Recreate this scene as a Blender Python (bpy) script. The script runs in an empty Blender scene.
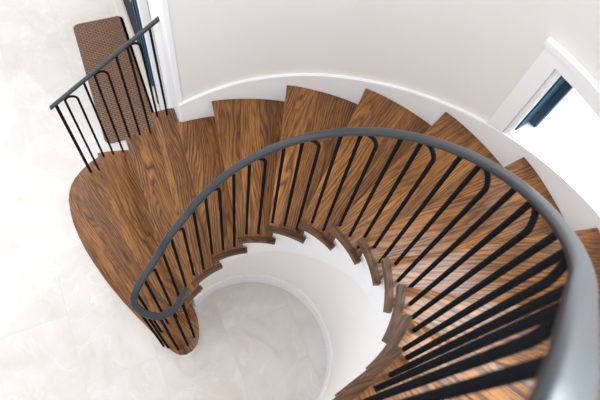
import bpy, bmesh, math, random
from mathutils import Vector, Matrix
random.seed(7)
S = bpy.context.scene
COL = S.collection
PI = math.pi

# ---------------------------------------------------------------- camera
cam_d = bpy.data.cameras.new('camera')
cam = bpy.data.objects.new('camera', cam_d)
COL.objects.link(cam)
cam.location = (-0.02075, -0.62071, 4.01625)
cam.rotation_euler = (0.43945, -0.108434, 0.091972)
cam_d.sensor_fit = 'HORIZONTAL'
cam_d.sensor_width = 36.0
cam_d.lens = 36.0 * 531.53 / 600.0
cam_d.clip_start = 0.02
cam_d.dof.use_dof = True
cam_d.dof.focus_distance = 2.9
cam_d.dof.aperture_fstop = 5.6
S.camera = cam

# ---------------------------------------------------------------- world: an overcast sky
W = bpy.data.worlds.new('sky'); S.world = W
W.use_nodes = True
wn = W.node_tree.nodes; wl = W.node_tree.links
for n in list(wn): wn.remove(n)
wo = wn.new('ShaderNodeOutputWorld'); bg = wn.new('ShaderNodeBackground')
tc = wn.new('ShaderNodeTexCoord'); sx = wn.new('ShaderNodeSeparateXYZ')
rp = wn.new('ShaderNodeValToRGB')
wl.new(tc.outputs['Generated'], sx.inputs[0])
wl.new(sx.outputs['Z'], rp.inputs[0])
e = rp.color_ramp.elements
e[0].position = 0.0; e[0].color = (0.95, 0.98, 1.0, 1)
e[1].position = 0.9; e[1].color = (0.68, 0.64, 0.60, 1)
m = e.new(0.35); m.color = (0.84, 0.89, 0.97, 1)
wl.new(rp.outputs[0], bg.inputs['Color'])
bg.inputs['Strength'].default_value = 1.82
wl.new(bg.outputs[0], wo.inputs[0])

def area(name, loc, target, sx_, sy_, power, col):
    d = bpy.data.lights.new(name, 'AREA'); d.shape = 'RECTANGLE'
    d.size = sx_; d.size_y = sy_; d.energy = power; d.color = col
    o = bpy.data.objects.new(name, d); COL.objects.link(o)
    o.location = loc
    o.rotation_euler = (Vector(target) - Vector(loc)).to_track_quat('-Z', 'Y').to_euler()
    return o
area('added_upper_light', (1.80, 0.72, 4.1), (0.1, -0.1, 2.9), 1.4, 2.2, 150, (0.86, 0.93, 1.0))  # lamp added behind the unseen upper window, for the handrail's pale reflection
area('entry_daylight', (-4.6, 2.8, 5.0), (-1.2, 0.9, 0.2), 4.0, 3.0, 75, (0.86, 0.93, 1.0))

S.view_settings.view_transform = 'Standard'
S.view_settings.look = 'None'
S.view_settings.exposure = 0.0
S.view_settings.gamma = 1.0
S.view_settings.use_curve_mapping = False

# ---------------------------------------------------------------- stair geometry
RISE = 0.18; DTH = 0.32255
RI = 0.502; RO = 1.5186; RB = 0.5464
def th(k): return PI/2 - (k - 7) * DTH
K_STR = 14.5                              # from here the inner edge runs on straight, tangent to the well
def inr(r, k): return pol(r / math.cos(max(0.0, (k-K_STR)*DTH)), th(k))
def kof(x, y): return 7 + (PI/2 - math.atan2(y, x)) / DTH
def pol(r, a): return (r * math.cos(a), r * math.sin(a))
WALL_END = math.radians(116.6)
TT = 0.036                                # tread thickness
NOSE = 0.03

# ---------------------------------------------------------------- materials
def mat(name, rough=0.5, base=(0.8, 0.8, 0.8), metal=0.0, coat=0.0, spec=0.5):
    m = bpy.data.materials.new(name); m.use_nodes = True
    b = m.node_tree.nodes['Principled BSDF']
    b.inputs['Base Color'].default_value = (*base, 1)
    b.inputs['Roughness'].default_value = rough
    b.inputs['Metallic'].default_value = metal
    b.inputs['Coat Weight'].default_value = coat
    b.inputs['Specular IOR Level'].default_value = spec
    return m
def nd(m, t, **kw):
    n = m.node_tree.nodes.new(t)
    for k, v in kw.items(): setattr(n, k, v)
    return n
def lk(m, a, b): m.node_tree.links.new(a, b)
def math_n(m, op, a, b=None, c=None):
    n = nd(m, 'ShaderNodeMath', operation=op)
    for i, v in enumerate((a, b, c)):
        if v is None: continue
        if isinstance(v, (int, float)): n.inputs[i].default_value = v
        else: lk(m, v, n.inputs[i])
    return n.outputs[0]
def ramp(m, fac, stops):
    r = nd(m, 'ShaderNodeValToRGB'); el = r.color_ramp.elements
    el[0].position, el[0].color = stops[0][0], (*stops[0][1], 1)
    el[1].position, el[1].color = stops[-1][0], (*stops[-1][1], 1)
    for p_, c_ in stops[1:-1]:
        q = el.new(p_); q.color = (*c_, 1)
    lk(m, fac, r.inputs[0]); return r.outputs[0]
def mixc(m, fac, a, b, mode='MIX'):
    n = nd(m, 'ShaderNodeMix', data_type='RGBA', blend_type=mode)
    if isinstance(fac, (int, float)): n.inputs[0].default_value = fac
    else: lk(m, fac, n.inputs[0])
    for v, i in ((a, 6), (b, 7)):
        if isinstance(v, tuple): n.inputs[i].default_value = (*v, 1)
        else: lk(m, v, n.inputs[i])
    return n.outputs[2]

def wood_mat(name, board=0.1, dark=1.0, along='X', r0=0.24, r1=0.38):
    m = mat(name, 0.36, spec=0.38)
    b = m.node_tree.nodes['Principled BSDF']
    t = nd(m, 'ShaderNodeTexCoord'); s = nd(m, 'ShaderNodeSeparateXYZ'); lk(m, t.outputs['Object'], s.inputs[0])
    oi = nd(m, 'ShaderNodeObjectInfo')
    X, Y = (s.outputs['X'], s.outputs['Y']) if along == 'X' else (s.outputs['Y'], s.outputs['X'])
    rnd = oi.outputs['Random']
    yb = math_n(m, 'ADD', math_n(m, 'DIVIDE', Y, board), math_n(m, 'MULTIPLY', rnd, 7.3))
    idx = math_n(m, 'FLOOR', yb); fr = math_n(m, 'FRACT', yb)
    wn_ = nd(m, 'ShaderNodeTexWhiteNoise', noise_dimensions='2D')
    cv = nd(m, 'ShaderNodeCombineXYZ'); lk(m, idx, cv.inputs[0]); lk(m, rnd, cv.inputs[1]); lk(m, cv.outputs[0], wn_.inputs['Vector'])
    bv = wn_.outputs['Value']
    sep = nd(m, 'ShaderNodeSeparateColor'); lk(m, wn_.outputs['Color'], sep.inputs[0])
    # cathedral rings: a cone of growth rings cut along its length, warped by slow noise
    x2 = math_n(m, 'ADD', X, math_n(m, 'MULTIPLY', bv, 9.0))
    v1 = nd(m, 'ShaderNodeCombineXYZ'); lk(m, math_n(m, 'MULTIPLY', x2, 0.9), v1.inputs[0]); lk(m, math_n(m, 'MULTIPLY', Y, 4.5), v1.inputs[1]); lk(m, bv, v1.inputs[2])
    n1 = nd(m, 'ShaderNodeTexNoise'); n1.inputs['Scale'].default_value = 1.7; n1.inputs['Detail'].default_value = 2.5; n1.inputs['Roughness'].default_value = 0.38
    lk(m, v1.outputs[0], n1.inputs['Vector'])
    cy = math_n(m, 'SUBTRACT', fr, math_n(m, 'ADD', math_n(m, 'MULTIPLY', sep.outputs[1], 1.6), -0.3))
    cone = math_n(m, 'SQRT', math_n(m, 'ADD', math_n(m, 'MULTIPLY', cy, cy), math_n(m, 'ADD', math_n(m, 'MULTIPLY', math_n(m, 'SINE', math_n(m, 'MULTIPLY', x2, 2.6)), 0.17), 0.19)))
    rings = math_n(m, 'ADD', math_n(m, 'MULTIPLY', cone, 8.0), math_n(m, 'MULTIPLY', n1.outputs['Fac'], 10.0))
    saw = math_n(m, 'FRACT', rings)
    # fine pores
    v2 = nd(m, 'ShaderNodeCombineXYZ'); lk(m, math_n(m, 'MULTIPLY', x2, 12.0), v2.inputs[0]); lk(m, math_n(m, 'MULTIPLY', Y, 150.0), v2.inputs[1]); lk(m, bv, v2.inputs[2])
    n2 = nd(m, 'ShaderNodeTexNoise'); n2.inputs['Scale'].default_value = 1.0; n2.inputs['Detail'].default_value = 2.0
    lk(m, v2.outputs[0], n2.inputs['Vector'])
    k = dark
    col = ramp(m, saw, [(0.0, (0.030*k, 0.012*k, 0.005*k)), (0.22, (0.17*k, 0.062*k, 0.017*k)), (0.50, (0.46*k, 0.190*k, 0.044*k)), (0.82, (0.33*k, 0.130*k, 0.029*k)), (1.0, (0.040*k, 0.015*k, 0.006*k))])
    v4 = nd(m, 'ShaderNodeCombineXYZ'); lk(m, math_n(m, 'MULTIPLY', x2, 3.0), v4.inputs[0]); lk(m, math_n(m, 'MULTIPLY', Y, 16.0), v4.inputs[1]); lk(m, bv, v4.inputs[2])
    n4 = nd(m, 'ShaderNodeTexNoise'); n4.inputs['Scale'].default_value = 1.0; n4.inputs['Detail'].default_value = 2.0
    lk(m, v4.outputs[0], n4.inputs['Vector'])
    plain = ramp(m, math_n(m, 'ADD', math_n(m, 'MULTIPLY', saw, 0.25), n4.outputs['Fac']), [(0.35, (0.17*k, 0.065*k, 0.018*k)), (0.85, (0.46*k, 0.190*k, 0.044*k))])
    mk = nd(m, 'ShaderNodeMapRange'); mk.inputs['From Min'].default_value = 0.40; mk.inputs['From Max'].default_value = 0.62
    mk.inputs['To Min'].default_value = 0.08; mk.inputs['To Max'].default_value = 0.80
    v5 = nd(m, 'ShaderNodeCombineXYZ'); lk(m, math_n(m, 'MULTIPLY', x2, 2.2), v5.inputs[0]); lk(m, math_n(m, 'MULTIPLY', Y, 13.0), v5.inputs[1]); lk(m, rnd, v5.inputs[2])
    n5 = nd(m, 'ShaderNodeTexNoise'); n5.inputs['Scale'].default_value = 1.0; n5.inputs['Detail'].default_value = 3.0
    lk(m, v5.outputs[0], n5.inputs['Vector']); lk(m, n5.outputs['Fac'], mk.inputs[0])
    col = mixc(m, mk.outputs[0], plain, col)
    pores = ramp(m, n2.outputs['Fac'], [(0.36, (0.42, 0.38, 0.35)), (0.52, (1, 1, 1))])
    col = mixc(m, 0.8, col, pores, 'MULTIPLY')
    # slow blotches of stain and board-to-board tone
    v3 = nd(m, 'ShaderNodeCombineXYZ'); lk(m, math_n(m, 'MULTIPLY', x2, 2.0), v3.inputs[0]); lk(m, math_n(m, 'MULTIPLY', Y, 9.0), v3.inputs[1])
    n3 = nd(m, 'ShaderNodeTexNoise'); n3.inputs['Scale'].default_value = 1.2; lk(m, v3.outputs[0], n3.inputs['Vector'])
    tone = ramp(m, n3.outputs['Fac'], [(0.3, (0.72, 0.70, 0.68)), (0.7, (1.18, 1.18, 1.18))])
    col = mixc(m, 1.0, col, tone, 'MULTIPLY')
    bt = ramp(m, bv, [(0.0, (0.74, 0.72, 0.70)), (1.0, (1.14, 1.15, 1.16))])
    col = mixc(m, 1.0, col, bt, 'MULTIPLY')
    seam = math_n(m, 'LESS_THAN', math_n(m, 'MINIMUM', fr, math_n(m, 'SUBTRACT', 1.0, fr)), 0.012)
    col = mixc(m, math_n(m, 'MULTIPLY', seam, 0.6), col, (0.05*k, 0.022*k, 0.010*k))
    lk(m, col, b.inputs['Base Color'])
    rr = nd(m, 'ShaderNodeMapRange'); rr.inputs['To Min'].default_value = r0; rr.inputs['To Max'].default_value = r1
    lk(m, n2.outputs['Fac'], rr.inputs[0]); lk(m, rr.outputs[0], b.inputs['Roughness'])
    bp = nd(m, 'ShaderNodeBump'); bp.inputs['Strength'].default_value = 0.12; bp.inputs['Distance'].default_value = 0.002
    lk(m, saw, bp.inputs['Height']); lk(m, bp.outputs[0], b.inputs['Normal'])
    return m
WOOD = wood_mat('stained_oak', 0.125, 0.86)
WOOD_EDGE = wood_mat('stained_oak_nosing_shaded', 0.05, 0.36, 'Y', 0.42, 0.55)  # darker copy of the oak: shade on the inner end faces is in its colour

WHITE = mat('white_trim_paint', 0.35, (0.86, 0.86, 0.87))
def plaster(name, c):
    m = mat(name, 0.75, c); b = m.node_tree.nodes['Principled BSDF']
    t = nd(m, 'ShaderNodeTexCoord'); n = nd(m, 'ShaderNodeTexNoise'); n.inputs['Scale'].default_value = 90; n.inputs['Detail'].default_value = 3
    lk(m, t.outputs['Object'], n.inputs['Vector'])
    bp = nd(m, 'ShaderNodeBump'); bp.inputs['Strength'].default_value = 0.05; bp.inputs['Distance'].default_value = 0.002
    lk(m, n.outputs['Fac'], bp.inputs['Height']); lk(m, bp.outputs[0], b.inputs['Normal'])
    return m
GREIGE = plaster('greige_wall_paint', (0.76, 0.73, 0.695))
WELL = plaster('off_white_wall_paint', (0.83, 0.80, 0.775))
IRON = mat('black_iron', 0.55, (0.011, 0.012, 0.014), 0.0, 0.0, 0.0)
RAIL = mat('charcoal_handrail_paint', 0.30, (0.013, 0.018, 0.024), 0.0, 0.0, 0.45)
CHROME = mat('chrome', 0.12, (0.75, 0.76, 0.78), 1.0)
DARKBLUE = mat('dark_blue_cladding', 0.4, (0.010, 0.065, 0.12), 0.0, 0.0, 0.15)
DOORGREY = mat('dark_door_finish', 0.5, (0.055, 0.055, 0.058), 0.0, 0.0, 0.0)
SILL = mat('cream_sill_stone', 0.4, (0.78, 0.71, 0.64))

def glass_mat(name, tint=(1, 1, 1)):
    m = bpy.data.materials.new(name); m.use_nodes = True
    for n in list(m.node_tree.nodes): m.node_tree.nodes.remove(n)
    o = nd(m, 'ShaderNodeOutputMaterial'); mx = nd(m, 'ShaderNodeMixShader')
    tr = nd(m, 'ShaderNodeBsdfTransparent'); gl = nd(m, 'ShaderNodeBsdfGlossy'); mx.inputs[0].default_value = 0.04
    tr.inputs[0].default_value = (*tint, 1); gl.inputs['Roughness'].default_value = 0.02; 
    lk(m, tr.outputs[0], mx.inputs[1]); lk(m, gl.outputs[0], mx.inputs[2]); lk(m, mx.outputs[0], o.inputs[0])
    return m
GLASS = glass_mat('clear_glass', (0.97, 0.99, 1.0))
REFLGLASS = mat('glass_painted_blue_reflection', 0.06, (0.10, 0.24, 0.33), 0.0, 0.0, 1.0)  # blue outdoor reflection painted into the pane colour

def floor_mat():
    m = mat('marble_tile', 0.035); b = m.node_tree.nodes['Principled BSDF']
    t = nd(m, 'ShaderNodeTexCoord'); mp = nd(m, 'ShaderNodeMapping')
    mp.inputs['Rotation'].default_value = (0, 0, math.radians(-28.2)); lk(m, t.outputs['Object'], mp.inputs[0])
    mp.inputs['Location'].default_value = (0.62, 0.80 , 0)
    br = nd(m, 'ShaderNodeTexBrick'); br.offset = 0.5; br.offset_frequency = 2
    br.inputs['Color1'].default_value = (0, 0, 0, 1); br.inputs['Color2'].default_value = (1, 1, 1, 1); br.inputs['Mortar'].default_value = (0.5, 0.5, 0.5, 1)
    br.inputs['Scale'].default_value = 1.0; br.inputs['Mortar Size'].default_value = 0.0022; br.inputs['Mortar Smooth'].default_value = 0.2
    br.inputs['Brick Width'].default_value = 1.05; br.inputs['Row Height'].default_value = 0.51
    # rows run along the second direction, so swap the axes
    sp = nd(m, 'ShaderNodeSeparateXYZ'); cb = nd(m, 'ShaderNodeCombineXYZ'); lk(m, mp.outputs[0], sp.inputs[0])
    lk(m, sp.outputs['Y'], cb.inputs[0]); lk(m, sp.outputs['X'], cb.inputs[1]); lk(m, cb.outputs[0], br.inputs['Vector'])
    off = nd(m, 'ShaderNodeVectorMath', operation='MULTIPLY_ADD'); lk(m, br.outputs['Color'], off.inputs[0]); off.inputs[1].default_value = (3, 5, 7); lk(m, cb.outputs[0], off.inputs[2])
    n1 = nd(m, 'ShaderNodeTexNoise'); n1.inputs['Scale'].default_value = 2.3; n1.inputs['Detail'].default_value = 8; n1.inputs['Roughness'].default_value = 0.62; n1.inputs['Distortion'].default_value = 1.2
    lk(m, off.outputs[0], n1.inputs['Vector'])
    col = ramp(m, n1.outputs['Fac'], [(0.3, (0.645, 0.602, 0.555)), (0.5, (0.705, 0.672, 0.635)), (0.7, (0.745, 0.722, 0.695))])
    n2 = nd(m, 'ShaderNodeTexNoise'); n2.inputs['Scale'].default_value = 1.3; n2.inputs['Detail'].default_value = 6; n2.inputs['Distortion'].default_value = 2.2
    lk(m, off.outputs[0], n2.inputs['Vector'])
    vein = math_n(m, 'ABSOLUTE', math_n(m, 'SUBTRACT', n2.outputs['Fac'], 0.5))
    vr = ramp(m, vein, [(0.0, (1.09, 1.09, 1.10)), (0.02, (1, 1, 1))])
    col = mixc(m, 0.7, col, vr, 'MULTIPLY')
    col = mixc(m, math_n(m, 'MULTIPLY', br.outputs['Fac'], 0.45), col, (0.60, 0.57, 0.54))
    lk(m, col, b.inputs['Base Color'])
    return m
FLOOR = floor_mat()

def mat_mat():
    m = mat('brown_woven_mat', 0.9, spec=0.2); b = m.node_tree.nodes['Principled BSDF']
    t = nd(m, 'ShaderNodeTexCoord')
    br = nd(m, 'ShaderNodeTexBrick'); br.offset = 0.5
    br.inputs['Color1'].default_value = (0.30, 0.175, 0.115, 1); br.inputs['Color2'].default_value = (0.25, 0.145, 0.095, 1); br.inputs['Mortar'].default_value = (0.085, 0.052, 0.038, 1)
    br.inputs['Scale'].default_value = 1.0; br.inputs['Mortar Size'].default_value = 0.0030
    br.inputs['Brick Width'].default_value = 0.048; br.inputs['Row Height'].default_value = 0.0205
    lk(m, t.outputs['Object'], br.inputs['Vector'])
    lk(m, br.outputs['Color'], b.inputs['Base Color'])
    bp = nd(m, 'ShaderNodeBump'); bp.invert = True; bp.inputs['Strength'].default_value = 0.6; bp.inputs['Distance'].default_value = 0.004
    lk(m, br.outputs['Fac'], bp.inputs['Height']); lk(m, bp.outputs[0], b.inputs['Normal'])
    return m
MATM = mat_mat()
MATEDGE = mat('mat_rubber_edge', 0.8, (0.17, 0.125, 0.10))

# ---------------------------------------------------------------- mesh helpers
def obj(name, bm, material, parent=None, M=None, smooth=False, angle=40):
    """link bm as one mesh object; M = the object's own world placement (mesh is given in world space)"""
    bmesh.ops.recalc_face_normals(bm, faces=bm.faces)
    if M is not None: bm.transform(M.inverted())
    me = bpy.data.meshes.new(name); bm.to_mesh(me); bm.free()
    me.materials.append(material)
    if smooth:
        for p_ in me.polygons: p_.use_smooth = True
        me.set_sharp_from_angle(angle=math.radians(angle))
    o = bpy.data.objects.new(name, me); COL.objects.link(o)
    if M is not None: o.matrix_world = M
    if parent is not None:
        o.parent = parent
        if parent.get('_world') is None: pass
        o.matrix_parent_inverse = Matrix(parent_world(parent)).inverted()
    return o
_pw = {}
def parent_world(p_):
    M = p_.matrix_basis.copy()
    if p_.parent: M = parent_world(p_.parent) @ p_.matrix_parent_inverse @ M
    return M
def thing(name, label, cat, loc=(0, 0, 0), group=None):
    o = bpy.data.objects.new(name, None); COL.objects.link(o); o.location = loc
    o['label'] = label; o['category'] = cat
    if group: o['group'] = group
    return o
def struct(name, bm, m, M=None, **kw):
    o = obj(name, bm, m, None, M, **kw); o['kind'] = 'structure'; return o

def prism(bm, poly, z0, z1, bevel=0.0, seg=3):
    vb = [bm.verts.new((x, y, z0)) for x, y in poly]
    vt = [bm.verts.new((x, y, z1)) for x, y in poly]
    n = len(poly); fs = [bm.faces.new(vb[::-1]), bm.faces.new(vt)]
    for i in range(n): fs.append(bm.faces.new((vb[i], vb[(i+1) % n], vt[(i+1) % n], vt[i])))
    if bevel:
        ed = [e_ for f in fs[:2] for e_ in f.edges]
        bmesh.ops.bevel(bm, geom=list(set(ed)), offset=bevel, segments=seg, profile=0.5, affect='EDGES', clamp_overlap=True)
    return bm
def box(bm, c, s, M=None, bevel=0.0):
    r = bmesh.ops.create_cube(bm, size=1.0)
    T = Matrix.Translation(c) @ Matrix.Diagonal((*s, 1))
    if M is not None: T = M @ T
    bmesh.ops.transform(bm, matrix=T, verts=r['verts'])
    if bevel:
        ed = list({e_ for v in r['verts'] for e_ in v.link_edges})
        bmesh.ops.bevel(bm, geom=ed, offset=bevel, segments=2, profile=0.5, affect='EDGES')
    return bm
def sweep(bm, path, section, closed_caps=True, up=Vector((0, 0, 1)), scale=None):
    """section: list of (side, up) offsets; frame keeps 'up' when given, otherwise parallel transport"""
    P = [Vector(p_) for p_ in path]; rings = []
    T = []
    for i in range(len(P)):
        a = P[max(i-1, 0)]; b = P[min(i+1, len(P)-1)]; T.append((b-a).normalized())
    if up is None:
        ref = Vector((1, 0, 0)) if abs(T[0].x) < 0.9 else Vector((0, 1, 0))
        n = (ref - T[0]*ref.dot(T[0])).normalized()
    for i, (p_, t) in enumerate(zip(P, T)):
        if up is not None:
            side = t.cross(up).normalized(); u = side.cross(t).normalized()
        else:
            n = (n - t*n.dot(t)).normalized(); side = n; u = t.cross(n)
        s = scale(i) if scale else 1.0
        rings.append([bm.verts.new(p_ + side*a*s + u*b*s) for a, b in section])
    k = len(section)
    for i in range(len(rings)-1):
        for j in range(k):
            bm.faces.new((rings[i][j], rings[i][(j+1) % k], rings[i+1][(j+1) % k], rings[i+1][j]))
    if closed_caps:
        bm.faces.new(rings[0][::-1]); bm.faces.new(rings[-1])
    return bm
def circ(r, n=12): return [(r*math.cos(2*PI*i/n), r*math.sin(2*PI*i/n)) for i in range(n)]
def tube(bm, path, r, n=12): return sweep(bm, path, circ(r, n), up=None)
def arcwall(bm, r0, r1, a0, a1, zb, zt, n=64, straight=False):
    """curved slab between radii r0<r1 from angle a0 to a1; zb, zt functions of angle"""
    R = []
    for i in range(n+1):
        a = a0 + (a1-a0)*i/n; b_, t_ = zb(a), zt(a)
        f_ = 1/math.cos(max(0.0, (ka(a)-K_STR)*DTH)) if straight else 1.0
        R.append([bm.verts.new((*pol(r0*f_, a), b_)), bm.verts.new((*pol(r1*f_, a), b_)), bm.verts.new((*pol(r1*f_, a), t_)), bm.verts.new((*pol(r0*f_, a), t_))])
    for i in range(n):
        for j in range(4): bm.faces.new((R[i][j], R[i][(j+1) % 4], R[i+1][(j+1) % 4], R[i+1][j]))
    bm.faces.new(R[0]); bm.faces.new(R[-1][::-1]); return bm
def ka(a): return 7 + (PI/2 - a) / DTH
def arc_pts(r, a0, a1, n): return [pol(r, a0 + (a1-a0)*i/n) for i in range(n+1)]
def inside(poly, x, y):
    c = False; n = len(poly)
    for i in range(n):
        x0, y0 = poly[i]; x1, y1 = poly[(i+1) % n]
        if (y0 > y) != (y1 > y) and x < (x1-x0)*(y-y0)/(y1-y0)+x0: c = not c
    return c
def catmull(pts, n=6):
    P = [Vector(p_) for p_ in pts]; out = []
    for i in range(len(P)-1):
        p0 = P[max(i-1, 0)]; p1 = P[i]; p2 = P[i+1]; p3 = P[min(i+2, len(P)-1)]
        for j in range(n):
            t = j/n
            out.append(0.5*((2*p1) + (p2-p0)*t + (2*p0-5*p1+4*p2-p3)*t*t + (3*p1-p0-3*p2+p3)*t**3))
    out.append(P[-1]); return out
def offset_line(pts, d):
    """shift a polyline d to its left"""
    P = [Vector((x, y)) for x, y in pts]; out = []
    for i in range(len(P)):
        t = (P[min(i+1, len(P)-1)] - P[max(i-1, 0)]).normalized()
        out.append((P[i].x - t.y*d, P[i].y + t.x*d))
    return out

# ---------------------------------------------------------------- room shell

WT = 0.13                                   # wall thickness
WIN_A0, WIN_A1 = math.radians(40.9), math.radians(12.5)      # clear opening between casings
WZ0, WZ1 = 1.80, 2.305
TOP = 5.2
UWA = math.radians(-12.0)
UZ0, UZ1 = 2.86, 5.08                       # unseen tall window added over it to light the well
A_END = math.radians(-118)
bm = bmesh.new()
arcwall(bm, RO, RO+WT, WALL_END, WIN_A0, lambda a: 0, lambda a: TOP, 60)
arcwall(bm, RO, RO+WT, WIN_A1, UWA, lambda a: 0, lambda a: UZ0, 20)
arcwall(bm, RO, RO+WT, WIN_A1, UWA, lambda a: UZ1, lambda a: TOP, 20)
arcwall(bm, RO, RO+WT, UWA, A_END, lambda a: 0, lambda a: TOP, 80)
arcwall(bm, RO, RO+WT, WIN_A0, WIN_A1, lambda a: 0, lambda a: WZ0, 24)
arcwall(bm, RO, RO+WT, WIN_A0, WIN_A1, lambda a: WZ1, lambda a: UZ0, 24)
arcwall(bm, RO, RO+WT, WIN_A0, WIN_A1, lambda a: UZ1, lambda a: TOP, 24)
struct('wall_stair', bm, GREIGE, smooth=True)

FP = [pol(RO+WT, A_END + (WALL_END-A_END)*i/60) for i in range(61)]
FP += [(-0.55-0.455*4.0+0.05, 1.45+0.89*4.0), (-7.0, 5.2), (-7.0, -5.0), (-0.8, -5.0)]
bm = bmesh.new(); prism(bm, FP, -0.1, 0.0); struct('floor', bm, FLOOR)

# white moulded board that follows the climb along the curved wall
def captop(a):
    k = ka(a); T_ = [(5.4, 0.075), (6.4, 0.085), (7.2, 0.068), (8.0, 0.042), (9.0, 0.032), (9.8, 0.036), (20, 0.045)]
    for (a0, x), (b0, y) in zip(T_, T_[1:]):
        if k <= b0: return RISE*k + x + (y-x)*max(0.0, k-a0)/(b0-a0)
    return RISE*k + 0.045
bm = bmesh.new()
arcwall(bm, RO-0.014, RO, WALL_END, A_END, lambda a: RISE*ka(a)-0.62 if ka(a) > 7 else 0.0, captop, 110)
struct('trim_1', bm, WHITE, smooth=True)
bm = bmesh.new()
arcwall(bm, RO-0.022, RO, WALL_END, A_END, captop, lambda a: captop(a)+0.022, 110)
struct('trim_2', bm, WHITE, smooth=True)

def botz(k):
    K = [(3.3, 0.18), (4.0, 0.40), (4.5, 0.49), (4.9, 0.595), (6.2, 0.70), (7.3, 0.82), (8.3, 0.945), (9.4, 1.12), (10.5, 1.36), (11.4, 1.53), (12.1, 1.69), (18, 2.75)]
    for (a, x), (b, y) in zip(K, K[1:]):
        if k <= b: return x + (y-x)*(k-a)/(b-a)
    return K[-1][1]
# inner well wall and its base
WR = 0.574
W0, W1 = th(4.02), th(17.2)
bm = bmesh.new(); arcwall(bm, WR, WR+0.09, W0, W1, lambda a: 0, lambda a: min(2.70, RISE*ka(a)-0.25, botz(ka(a))+0.02), 120, True)
struct('wall_well', bm, WELL, smooth=True)
bm = bmesh.new(); arcwall(bm, WR-0.015, WR, W0, W1, lambda a: 0, lambda a: 0.155, 120, True)
arcwall(bm, WR-0.009, WR, W0, W1, lambda a: 0.155, lambda a: 0.175, 120, True)
struct('baseboard_well', bm, WHITE, smooth=True)

# entry wall with the glazed door, at right angles to the end of the curved wall
ce = Vector((*pol(RO, WALL_END), 0))
du = Vector((-0.455, 0.890, 0)).normalized(); dn = Vector((-0.890, -0.455, 0)).normalized()
DF = 0.045
ME = Matrix(((du.x, -dn.x, 0, ce.x), (du.y, -dn.y, 0, ce.y), (0, 0, 1, 0), (0, 0, 0, 1)))   # local x along the wall, y into the wall
D0, D1, DH = 0.66, 2.20, 2.15
bm = bmesh.new()
box(bm, (D0/2+0.002, 0.07, TOP/2), (D0-0.004, 0.14, TOP), ME)
box(bm, ((D1+4.0)/2, 0.07, TOP/2), (4.0-D1, 0.14, TOP), ME)
box(bm, ((D0+D1)/2, 0.07, (TOP+DH)/2), (D1-D0-0.004, 0.14, TOP-DH), ME)
struct('wall_entry', bm, WHITE, smooth=False)
# casing of the door
MW = ME.copy(); ME = ME @ Matrix.Translation((0, -DF, 0))
bm = bmesh.new()
box(bm, (D0-0.04, 0.0175, DH/2), (0.08, 0.055, DH), ME, 0.003); box(bm, (D0-0.086, 0.0205, DH/2), (0.012, 0.045, DH), ME, 0.003)
box(bm, (D1+0.05, -0.005, DH/2), (0.10, 0.010, DH), ME, 0.003)
box(bm, ((D0+D1)/2, -0.005, DH+0.05), (D1-D0+0.2, 0.010, 0.10), ME, 0.003)
struct('trim_3', bm, WHITE)
bm = bmesh.new(); box(bm, (0.28, -0.006, 0.08), (0.55, 0.012, 0.16), MW, 0.003); struct('baseboard_entry', bm, WHITE)
bm = bmesh.new(); box(bm, ((D0+D1)/2, -0.050, 0.006), (D1-D0, 0.075, 0.012), ME, 0.004); struct('trim_4', bm, SILL)
# white corner bead between entry wall and curved wall
bm = bmesh.new(); arcwall(bm, RO-0.006, RO-0.0005, WALL_END, WALL_END-0.018, lambda a: captop(a)+0.022, lambda a: TOP, 3); struct('trim_5', bm, WHITE)
# door: leaf, glazed sidelights with a painted blue reflection, frame
door = bpy.data.objects.new('door_1', None); COL.objects.link(door); door.matrix_world = ME; door['kind'] = 'structure'
bm = bmesh.new()
for x, w_ in ((D0+0.02, 0.04), (D0+0.16, 0.035), (D0+0.36, 0.04), (D1-0.02, 0.04)): box(bm, (x, 0.025, DH/2+0.012), (w_, 0.07, DH-0.026), ME, 0.003)
box(bm, ((D0+D1)/2, 0.025, DH-0.02), (D1-D0-0.082, 0.07, 0.036), ME)
obj('door_frame', bm, DARKBLUE, door, ME)
for a, b in ((D0+0.041, D0+0.142), (D0+0.178, D0+0.339)):
    bm = bmesh.new(); box(bm, ((a+b)/2, 0.006, DH/2), (b-a-0.002, 0.012, DH-0.10), ME); obj('pane', bm, REFLGLASS, door, ME)
bm = bmesh.new(); box(bm, ((D0+0.381+D1-0.041)/2, 0.018, DH/2-0.005), (D1-D0-0.424, 0.045, DH-0.07), ME, 0.003)
leaf = obj('door_leaf', bm, DOORGREY, door, ME)
bm = bmesh.new()
hx = D0+0.50
box(bm, (hx, -0.008, 1.02), (0.045, 0.008, 0.26), ME, 0.003)
tube(bm, [ME @ Vector((hx, -0.005, 1.06)), ME @ Vector((hx, -0.055, 1.06)), ME @ Vector((hx+0.005, -0.060, 1.06)), ME @ Vector((hx+0.12, -0.060, 1.06))], 0.009)
obj('door_handle', bm, CHROME, leaf, ME)

# window on the curve: casing, jambs, sash, glass
win = bpy.data.objects.new('window_1', None); COL.objects.link(win); win.location = (*pol(RO, math.radians(30)), WZ0); win['kind'] = 'structure'
c = lambda v: (lambda a: v)
bm = bmesh.new()
g = math.radians
arcwall(bm, RO-0.020, RO, g(44.4), g(41.0), lambda a: captop(a)+0.022, c(2.375), 4)
arcwall(bm, RO-0.020, RO, g(12.3), g(8.6), lambda a: captop(a)+0.022, c(2.375), 4)
arcwall(bm, RO-0.020, RO, g(41.0), g(12.3), c(2.308), c(2.375), 24)
arcwall(bm, RO-0.034, RO, g(45.0), g(8.2), c(2.375), c(2.398), 30)
obj('window_casing', bm, WHITE, win, smooth=True)
bm = bmesh.new()
arcwall(bm, RO-0.005, RO+0.03, g(40.95), g(39.9), c(WZ0), c(WZ1), 3)
arcwall(bm, RO-0.005, RO+0.03, g(13.4), g(12.5), c(WZ0), c(WZ1), 3)
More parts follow.
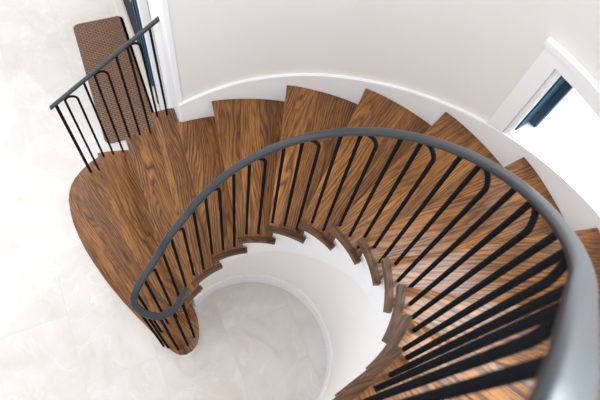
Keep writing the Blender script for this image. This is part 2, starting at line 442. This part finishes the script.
arcwall(bm, RO-0.005, RO+WT+0.01, g(39.9), g(13.4), c(WZ0), c(WZ0+0.025), 24)
arcwall(bm, RO-0.005, RO+0.03, g(39.9), g(13.4), c(WZ1-0.012), c(WZ1), 24)
obj('window_frame', bm, WHITE, win, smooth=True)
bm = bmesh.new()
arcwall(bm, RO+0.031, RO+0.16, g(40.9), g(39.6), c(WZ0), c(WZ1), 3)
arcwall(bm, RO+0.131, RO+0.16, g(39.6), g(38.2), c(WZ0), c(WZ1), 3)
obj('outer_jamb', bm, DARKBLUE, win, smooth=True)
bm = bmesh.new(); arcwall(bm, RO+0.045, RO+0.050, g(39.5), g(13.4), c(WZ0+0.02), c(WZ1-0.01), 24)
obj('pane', bm, GLASS, win, smooth=True)

win2 = bpy.data.objects.new('added_upper_window', None); COL.objects.link(win2); win2.location = (*pol(RO, math.radians(30)), UZ0); win2['kind'] = 'structure'  # out-of-view window, added to light the well and near handrail
bm = bmesh.new()
arcwall(bm, RO-0.020, RO, g(44.4), g(41.0), c(UZ0-0.07), c(UZ1+0.07), 4)
arcwall(bm, RO-0.020, RO, g(-12.2), g(-15.9), c(UZ0-0.07), c(UZ1+0.07), 4)
arcwall(bm, RO-0.020, RO, g(41.0), g(-12.2), c(UZ0-0.07), c(UZ0-0.003), 40)
arcwall(bm, RO-0.020, RO, g(41.0), g(-12.2), c(UZ1+0.003), c(UZ1+0.07), 40)
obj('window_casing', bm, WHITE, win2, smooth=True)
bm = bmesh.new()
for a, b in ((40.95, 39.5), (-10.6, -12.0), (23.6, 22.6), (6.2, 5.2)): arcwall(bm, RO+0.03, RO+0.07, g(a), g(b), c(UZ0), c(UZ1), 3)
for z in (UZ0, (UZ0+UZ1)/2, UZ1-0.03): arcwall(bm, RO+0.032, RO+0.068, g(39.5), g(-10.6), c(z), c(z+0.03), 40)
obj('window_frame', bm, WHITE, win2, smooth=True)
bm = bmesh.new(); arcwall(bm, RO+0.048, RO+0.053, g(39.5), g(-10.6), c(UZ0+0.02), c(UZ1-0.01), 40)
obj('pane', bm, GLASS, win2, smooth=True)

# ---------------------------------------------------------------- staircase
stair = thing('spiral_staircase', 'curved staircase of stained oak treads with white stringers winding up around the round well', 'staircase', (0, 0, 0))
OUT = {2: 1.80, 3: 1.768, 4: 1.765}
N = 15                                    # the sixteenth rise reaches the landing
# nosing line of each step, from the inner end to the outer end
nose = {}
T1 = [(-0.515, 0.344), (-0.478, 0.300), (-0.441, 0.250), (-0.410, 0.190), (-0.391, 0.127), (-0.380, 0.070), (-0.386, 0.015), (-0.412, -0.032), (-0.450, -0.060), (-0.492, -0.068),
      (-0.545, -0.050), (-0.601, -0.014), (-0.724, 0.075), (-0.850, 0.170), (-0.978, 0.273), (-1.100, 0.380), (-1.209, 0.491), (-1.305, 0.596), (-1.387, 0.702), (-1.450, 0.797), (-1.498, 0.892), (-1.530, 0.965), (-1.545, 1.037), (-1.547, 1.102), (-1.533, 1.162), (-1.513, 1.220), (-1.485, 1.267), (-1.450, 1.323), (-1.409, 1.370), (-1.330, 1.440)]
n2 = catmull([(-0.492, 0.196), (-0.53, 0.190), (-0.588, 0.224), (-0.686, 0.300), (-0.761, 0.378), (-0.828, 0.448), (-0.892, 0.515), (-1.056, 0.730), (-1.146, 0.870), (-1.360, 1.310)], 3)
nose[2] = [(v[0], v[1]) for v in [Vector((*q, 0)) if not isinstance(q, Vector) else q for q in n2]]
nose[3] = [(-0.447, 0.230), (-0.560, 0.390), (-0.692, 0.590), (-0.772, 0.705), (-1.128, 1.365)]
nose[4] = [pol(RI, th(4)), (-0.940, 1.500)]
nose[5] = [pol(RI, th(5)), pol(RO, WALL_END)]
for k in range(6, N+2): nose[k] = [inr(RI, k), pol(RO, th(k))]
def riser_line(k): return offset_line(nose[k], -NOSE)       # behind the nosing, seen walking outward (climb is to the right)
def back_edge(k):
    L = riser_line(k+1)
    if k+1 >= 6 and k != 4: return L
    return L
def tread_poly(k):
    P = []
    if k == 1:
        P = list(T1)
        B = riser_line(2)
        P += [(-1.285, 1.452)] + B[::-1]
        # keep only the part of the back edge outside the inner end
        P += []
        return P
    f = list(nose[k]); B = back_edge(k)
    P = f[:]
    if k in (2, 3):
        a0 = math.atan2(f[-1][1], f[-1][0]); r0 = math.hypot(*f[-1]); a1 = math.atan2(B[-1][1], B[-1][0]); r1 = math.hypot(*B[-1])
        for i in range(1, 6):
            t = i/6; P.append(pol(r0+(r1-r0)*t, a0+(a1-a0)*t))
    elif k == 4:
        a0 = math.atan2(f[-1][1], f[-1][0]); r0 = math.hypot(*f[-1])
        w = Vector((ce.x, ce.y)) + Vector((du.x, du.y))*0.243 + Vector((dn.x, dn.y))*0.002
        a1 = math.atan2(w.y, w.x)
        for i in range(1, 6): P.append(pol(r0+(1.762-r0)*i/6, a0+(a1-a0)*i/6))
        P.append((w.x, w.y))
        P.append((ce.x + dn.x*0.002, ce.y + dn.y*0.002))
    else:
        a0 = math.atan2(f[-1][1], f[-1][0]); a1 = math.atan2(B[-1][1], B[-1][0])
        for i in range(1, 8): P.append(pol(RO-0.0145, a0+(a1-a0)*i/8))
        if k == 5: P[len(f)-1:len(f)-1] = [(ce.x + dn.x*0.032 - du.x*0.004, ce.y + dn.y*0.032 - du.y*0.004), (ce.x + dn.x*0.003 - du.x*0.002, ce.y + dn.y*0.003 - du.y*0.002)]; P[len(f)+1] = pol(RO-0.0145, a0)
        else: P[len(f)-1] = pol(RO-0.0145, a0)
        B[-1] = pol(RO-0.0145, a1)
    P += B[::-1]
    # inner edge back to the front corner: held just outside the return nosing
    a1 = math.atan2(B[0][1], B[0][0]); a0 = math.atan2(f[0][1], f[0][0])
    rin = 0.530 if k == 2 else RI
    if k == 2: B[0] = pol(0.530, math.atan2(B[0][1], B[0][0])); P[-len(B):] = B[::-1]
    for i in range(1, 8): P.append(inr(rin, ka(a1+(a0-a1)*i/8)))
    return P
POLY = {}
for k in range(1, N+1):
    P = tread_poly(k); POLY[k] = P
    z1 = RISE*k
    f = nose[k] if k > 1 else [(-0.55, 0.2), (-1.45, 1.1)]
    a = math.atan2(f[-1][1]-f[0][1], f[-1][0]-f[0][0]) - (DTH/2 if k > 4 else 0.02)
    o_ = Vector(((f[0][0]+f[-1][0])/2, (f[0][1]+f[-1][1])/2, z1))
    M = Matrix.Translation(o_) @ Matrix.Rotation(a, 4, 'Z')
    bm = bmesh.new(); prism(bm, P, z1-TT, z1, 0.007, 3)
    t = obj('tread', bm, WOOD, stair, M, smooth=True, angle=50)
    # return nosing on the inner end with its little horn past the next riser
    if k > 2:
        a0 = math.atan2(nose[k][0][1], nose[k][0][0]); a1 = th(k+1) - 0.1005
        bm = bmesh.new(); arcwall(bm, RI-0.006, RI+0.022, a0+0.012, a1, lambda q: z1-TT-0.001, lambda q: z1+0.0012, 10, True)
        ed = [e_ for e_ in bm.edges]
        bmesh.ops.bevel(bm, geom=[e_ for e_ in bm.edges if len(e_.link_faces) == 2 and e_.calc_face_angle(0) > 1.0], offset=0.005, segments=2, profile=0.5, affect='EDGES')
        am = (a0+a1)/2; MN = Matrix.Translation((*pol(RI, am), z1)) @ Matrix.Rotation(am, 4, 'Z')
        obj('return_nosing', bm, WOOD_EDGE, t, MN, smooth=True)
    # riser
    bm = bmesh.new()
    if k == 1:
        F = offset_line(T1, NOSE)[::1]
        F = offset_line(T1, -NOSE) if not inside(POLY[1], *offset_line(T1, NOSE)[12]) else F
        F2 = offset_line(F, 0.018) if inside(POLY[1], *offset_line(F, 0.018)[12]) else offset_line(F, -0.018)
    else:
        F = riser_line(k); F2 = offset_line(nose[k], -NOSE-0.018)
        if k > 4:
            F = [inr(0.540, ka(math.atan2(F[0][1], F[0][0])))] + F[1:-1] + [pol(RO-0.0145, math.atan2(F[-1][1], F[-1][0]))]
            F2 = [inr(0.540, ka(math.atan2(F2[0][1], F2[0][0])))] + F2[1:-1] + [pol(RO-0.0145, math.atan2(F2[-1][1], F2[-1][0]))]
        elif k == 4:
            d = (Vector(F[-1])-Vector(F[0])).normalized()*0.03
            F = [tuple(Vector(F[0])+d*1.3), tuple(Vector(F[-1])-d)]; F2 = [tuple(Vector(F2[0])+d*1.3), tuple(Vector(F2[-1])-d)]
        else:
            F = F[1:] if k == 3 else F[2:]; F2 = F2[1:] if k == 3 else F2[2:]
            d = (Vector(F[-1])-Vector(F[-2])).normalized()*0.03
            F[-1] = tuple(Vector(F[-1])-d); F2[-1] = tuple(Vector(F2[-1])-d)
    prism(bm, F + F2[::-1], RISE*(k-1) if k > 1 else 0, z1-TT)
    obj('riser', bm, WHITE, stair, smooth=True)

# inner stringer: white band cut to the steps, its lower edge a smooth curve
def ang_at(line, r):
    for (x0, y0), (x1, y1) in zip(line, line[1:]):
        if math.hypot(x0, y0) <= r <= math.hypot(x1, y1):
            t = (r-math.hypot(x0, y0))/(math.hypot(x1, y1)-math.hypot(x0, y0)); return math.atan2(y0+(y1-y0)*t, x0+(x1-x0)*t)
    return math.atan2(line[0][1], line[0][0])
bm = bmesh.new()
for k in range(3, N+1):
    rk = ang_at(riser_line(k), 0.575) - 0.004
    rn = ang_at(riser_line(k+1), 0.575) - 0.004
    arcwall(bm, 0.537, 0.572, rk, rn, lambda a: botz(ka(a)), lambda a: RISE*k-TT, 8, True)
bmesh.ops.remove_doubles(bm, verts=bm.verts, dist=0.0005)
obj('stringer', bm, WHITE, stair, smooth=True)
# outer face panels below the flared lower steps
for k in (2, 3, 4):
    o0 = offset_line(nose[k], -NOSE)[-1]; o1 = offset_line(nose[k+1], -NOSE)[-1] if k < 4 else (ce.x+du.x*0.20+dn.x*0.003, ce.y+du.y*0.20+dn.y*0.003)
    a0, a1 = math.atan2(o0[1], o0[0]), math.atan2(o1[1], o1[0]); r0, r1 = math.hypot(*o0)-0.03, math.hypot(*o1)-(0.03 if k < 4 else 0.0)
    q0 = [pol(r0+(r1-r0)*i/5, a0+(a1-a0)*i/5) for i in range(6)]; q1 = [pol(r0-0.02+(r1-r0)*i/5, a0+(a1-a0)*i/5) for i in range(6)]
    bm = bmesh.new(); prism(bm, q0 + q1[::-1], 0, RISE*k-TT); obj('side_panel', bm, WHITE, stair)

# landing at the top
land = [inr(RI, 16), pol(RO-0.0145, th(16))] + [pol(RO-0.0145, th(16) + (A_END-th(16))*i/10) for i in range(1, 11)]
tn = Vector((math.cos(th(K_STR)), math.sin(th(K_STR)))); tt = Vector((tn.y, -tn.x))
q = tn*RI + tt*1.0; land.append((q.x, q.y))
bm = bmesh.new(); prism(bm, land, RISE*16-TT, RISE*16, 0.009, 3)
ML = Matrix.Translation((0.3, -1.0, RISE*16)) @ Matrix.Rotation(th(16), 4, 'Z')
o = obj('landing_floor', bm, WOOD, None, ML, smooth=True, angle=50); o['kind'] = 'structure'; o.name = 'floor_landing'
bm = bmesh.new()
F = [inr(0.540, 16.05), pol(RO-0.0145, th(16.02))]; F2 = [inr(0.540, 16.15), pol(RO-0.0145, th(16.05))]
prism(bm, F + F2[::-1], RISE*15, RISE*16-TT); obj('riser', bm, WHITE, stair)
POLY[16] = land

def floor_at(x, y):
    for k in range(16, 0, -1):
        if inside(POLY[k], x, y): return RISE*k
    return 0.0

# ---------------------------------------------------------------- inner railing
HR = 0.8334                                   # rail centre above the pitch line
BR = 0.0078
path = []
KT = 4.4
tn = Vector((math.cos(th(K_STR)), math.sin(th(K_STR)))); tt = Vector((tn.y, -tn.x))
ZL = RISE*16 + 0.885
for i in range(24):                            # level over the landing, then down along the straight
    s_ = 1.02 - i*0.0425
    q = tn*0.5456 + tt*s_
    kk = K_STR + s_/(0.5456*DTH)
    zz = RISE*kk + HR
    d_ = ZL - zz; h_ = max(0.0, 1-abs(d_)/0.12)
    path.append(Vector((q.x, q.y, min(zz, ZL) - 0.02*h_*h_)))
for i in range(0, int((K_STR-KT)/0.1)+1):
    k = K_STR - i*0.1; path.append(Vector((*pol(0.5456, th(k)), RISE*k + HR)))
low = [(-0.489, 0.295, 1.493), (-0.525, 0.232, 1.445), (-0.572, 0.176, 1.358), (-0.618, 0.126, 1.275), (-0.645, 0.078, 1.225), (-0.652, 0.040, 1.205), (-0.637, 0.006, 1.2), (-0.600, -0.020, 1.2), (-0.555, -0.034, 1.2), (-0.509, -0.036, 1.2), (-0.470, -0.018, 1.2), (-0.438, 0.012, 1.2), (-0.415, 0.055, 1.2), (-0.400, 0.100, 1.2), (-0.391, 0.132, 1.2)]
ctrl = path[-3:] + [Vector(q) for q in low]
path = path[:-3] + catmull(ctrl, 5)
def rail_section(w, h):
    P = []
    for cx, cy, a0 in ((w/2-0.008, h/2-0.008, 0), (-w/2+0.008, h/2-0.008, 90), (-w/2+0.005, -h/2+0.005, 180), (w/2-0.005, -h/2+0.005, 270)):
        r = 0.008 if a0 < 180 else 0.005
        for j in range(4): a = math.radians(a0+30*j); P.append((cx+r*math.cos(a), cy+r*math.sin(a)))
    return P
rail_t = thing('stair_railing', 'long curved charcoal handrail with black hairpin balusters around the round well, ending in a volute', 'railing', (path[-1].x, path[-1].y, RISE))
bm = bmesh.new(); sweep(bm, path, rail_section(0.039, 0.017)); obj('handrail', bm, RAIL, rail_t, smooth=True, angle=60)

# stations along the rail in plan
cum = [0.0]
for a, b in zip(path, path[1:]): cum.append(cum[-1] + (Vector((b.x, b.y))-Vector((a.x, a.y))).length)
def at(s):
    for i in range(len(cum)-1):
        if cum[i+1] >= s:
            t = (s-cum[i])/(cum[i+1]-cum[i]); return path[i].lerp(path[i+1], t)
    return path[-1].copy()
SP = 0.5456*0.40542*DTH
def s_of_k(k): return 1.02 + 0.5456*(K_STR-k)*DTH
def single(parent, P, base=None, r=BR, name='baluster'):
    z0 = floor_at(P.x, P.y) if base is None else base
    bm = bmesh.new(); tube(bm, [(P.x, P.y, z0), (P.x, P.y, P.z-0.005)], r, 14); obj(name, bm, IRON, parent, smooth=True)
def hairpin(parent, A, B, r=BR, baseA=None, baseB=None):
    """A the lower leg, B the upper leg; a level arch touches the rail over the lower leg"""
    za = floor_at(A.x, A.y) if baseA is None else baseA; zb = floor_at(B.x, B.y) if baseB is None else baseB
    lo = min(A.z, B.z); w = Vector((B.x-A.x, B.y-A.y, 0)); R = w.length/2
    slope = (max(A.z, B.z)-lo)
    zc = (A.z+B.z)/2 - 0.021 - R*1.22 if slope > 0.02 else lo - 0.018 - R
    up = 1.0
    mid = Vector(((A.x+B.x)/2, (A.y+B.y)/2, zc))
    pts = [(A.x, A.y, za), (A.x, A.y, zc-0.02)]
    for j in range(13):
        a = PI - PI*j/12; pts.append(mid + w*0.5*math.cos(a) + Vector((0, 0, R*up*math.sin(a))))
    pts += [(B.x, B.y, zc-0.02), (B.x, B.y, zb)]
    bm = bmesh.new(); tube(bm, pts, r, 14)
    h = obj('hairpin_baluster', bm, IRON, parent, smooth=True, angle=60)
    aa = math.radians(125 if slope > 0.02 else 90)
    top = mid + w*0.5*math.cos(aa) + Vector((0, 0, R*math.sin(aa)))
    zr = A.z + (B.z-A.z)*(math.cos(aa)+1)/2
    if zr - 0.006 > top.z + 0.004:
        bm = bmesh.new(); tube(bm, [(top.x, top.y, top.z), (top.x, top.y, zr-0.004)], r*0.95, 12); obj('connector', bm, IRON, h, smooth=True)
s0 = s_of_k(6.27892)
def st(i): return at(s0 - i*SP)
i = 25
seq = []
for i in range(33, -16, -1):
    if s0 - i*SP < 0.02: continue
    if (s0 - i*SP) > cum[-1]-0.02: break
    seq.append(i)
done = set()
for i in seq:
    if i in done: continue
    r_ = i % 3
    if r_ == 2: single(rail_t, st(i))
    elif r_ == 1:
        if (i-1) in seq: hairpin(rail_t, st(i-1), st(i)); done.add(i-1)
        else: single(rail_t, st(i))
    else: single(rail_t, st(i))

# ---------------------------------------------------------------- short outer railing by the entry
bases = [(x, 1.235 + (x+1.43)*0.452) for x in (-1.432, -1.375, -1.305, -1.240, -1.172, -1.100, -1.030, -0.960, -0.890, -0.826)]
base_k = [1, 1, 2, 2, 2, 3, 3, 3, 4, 4]
r2 = thing('stair_railing', 'short straight charcoal handrail on black balusters between the bottom step and the entry door', 'railing', (-1.436, 1.230, RISE))
zr0, zr1 = 1.085, 1.70
rpath = [Vector((-1.465, 1.218, 1.06)).lerp(Vector((-0.690, 1.570, 1.722)), i/30) for i in range(31)]
bm = bmesh.new(); sweep(bm, rpath, rail_section(0.032, 0.015)); hr2 = obj('handrail', bm, RAIL, r2, smooth=True, angle=60)
def rz(x, y):
    best = min(rpath, key=lambda q: (q.x-x)**2+(q.y-y)**2); return Vector((best.x, best.y, best.z))
Q = []
for (x, y) in bases:
    q = rz(x, y); Q.append(Vector((x, y, q.z)))
BZ = [RISE*k for k in base_k]
single(r2, Q[0], BZ[0], 0.011, 'newel_post')
for a in (1, 4, 7): hairpin(r2, Q[a], Q[a+1], 0.0078, BZ[a], BZ[a+1])
for a in (3, 6, 9): single(r2, Q[a], BZ[a], 0.0078)
e_ = rpath[-1]
bm = bmesh.new(); tube(bm, [e_ + Vector((-0.005, 0, 0)), e_ + Vector((-0.003, 0.0, -0.075))], 0.008); obj('wall_bracket', bm, IRON, r2, smooth=True)

# ---------------------------------------------------------------- door mat
mc = [Vector((-2.056, 2.828)), Vector((-1.625, 3.045)), Vector((-0.985, 1.785)), Vector((-1.430, 1.585))]
ang = math.atan2(mc[3].y-mc[0].y, mc[3].x-mc[0].x)
cen = Vector((-1.535, 2.300))
Lm, Wm = 1.36, 0.47
MM = Matrix.Translation((cen.x, cen.y, 0)) @ Matrix.Rotation(ang, 4, 'Z') @ Matrix.Rotation(PI/2, 4, 'Z')
def rrect(w, l, r, n=6):
    P = []
    for cx, cy, a0 in ((w/2-r, l/2-r, 0), (-w/2+r, l/2-r, 90), (-w/2+r, -l/2+r, 180), (w/2-r, -l/2+r, 270)):
        for j in range(n+1): a = math.radians(a0+90*j/n); P.append((cx+r*math.cos(a), cy+r*math.sin(a)))
    return P
dm = thing('door_mat', 'long brown woven mat with rounded corners lying on the pale floor by the entry door', 'mat', (cen.x, cen.y, 0))
dm.matrix_world = MM
bm = bmesh.new(); prism(bm, rrect(Wm, Lm, 0.05), 0.0, 0.007, 0.002, 1); bm.transform(MM); obj('border', bm, MATEDGE, dm, MM)
bm = bmesh.new(); prism(bm, rrect(Wm-0.016, Lm-0.016, 0.043), 0.0072, 0.012, 0.0015, 1); bm.transform(MM); obj('woven_surface', bm, MATM, dm, MM)

# ---------------------------------------------------------------- chandelier in the hall (its bulbs sparkle in the polished floor)
ch = thing('chandelier', 'ring chandelier of small round bulbs hanging high over the hall floor', 'chandelier', (-3.1, 1.80, 4.6))
BULB = mat('lit_bulb', 0.4, (1, 0.9, 0.75)); bb_ = BULB.node_tree.nodes['Principled BSDF']
bb_.inputs['Emission Color'].default_value = (1.0, 0.80, 0.55, 1); bb_.inputs['Emission Strength'].default_value = 200
bm = bmesh.new(); tube(bm, [(-3.1, 1.80, 4.6), (-3.1, 1.80, 5.6)], 0.012); obj('stem', bm, CHROME, ch, smooth=True)
random.seed(3)
for R_, n_, z_ in ((0.72, 9, 4.6), (0.36, 6, 4.75)):
    bm = bmesh.new()
    ring = [(-3.1+R_*math.cos(2*PI*i/40), 1.80+R_*math.sin(2*PI*i/40), z_) for i in range(41)]
    sweep(bm, ring, circ(0.010, 8), closed_caps=False)
    for i in range(3): a = 2*PI*i/3; tube(bm, [(-3.1+R_*math.cos(a), 1.80+R_*math.sin(a), z_), (-3.1, 1.80, 5.0)], 0.004, 6)
    obj('ring', bm, CHROME, ch, smooth=True)
    for i in range(n_):
        a = 2*PI*(i+random.uniform(-.25, .25))/n_
        bm = bmesh.new(); bmesh.ops.create_uvsphere(bm, u_segments=16, v_segments=10, radius=0.011, matrix=Matrix.Translation((-3.1+R_*math.cos(a), 1.80+R_*math.sin(a), z_-0.035)))
        obj('bulb', bm, BULB, ch, smooth=True)
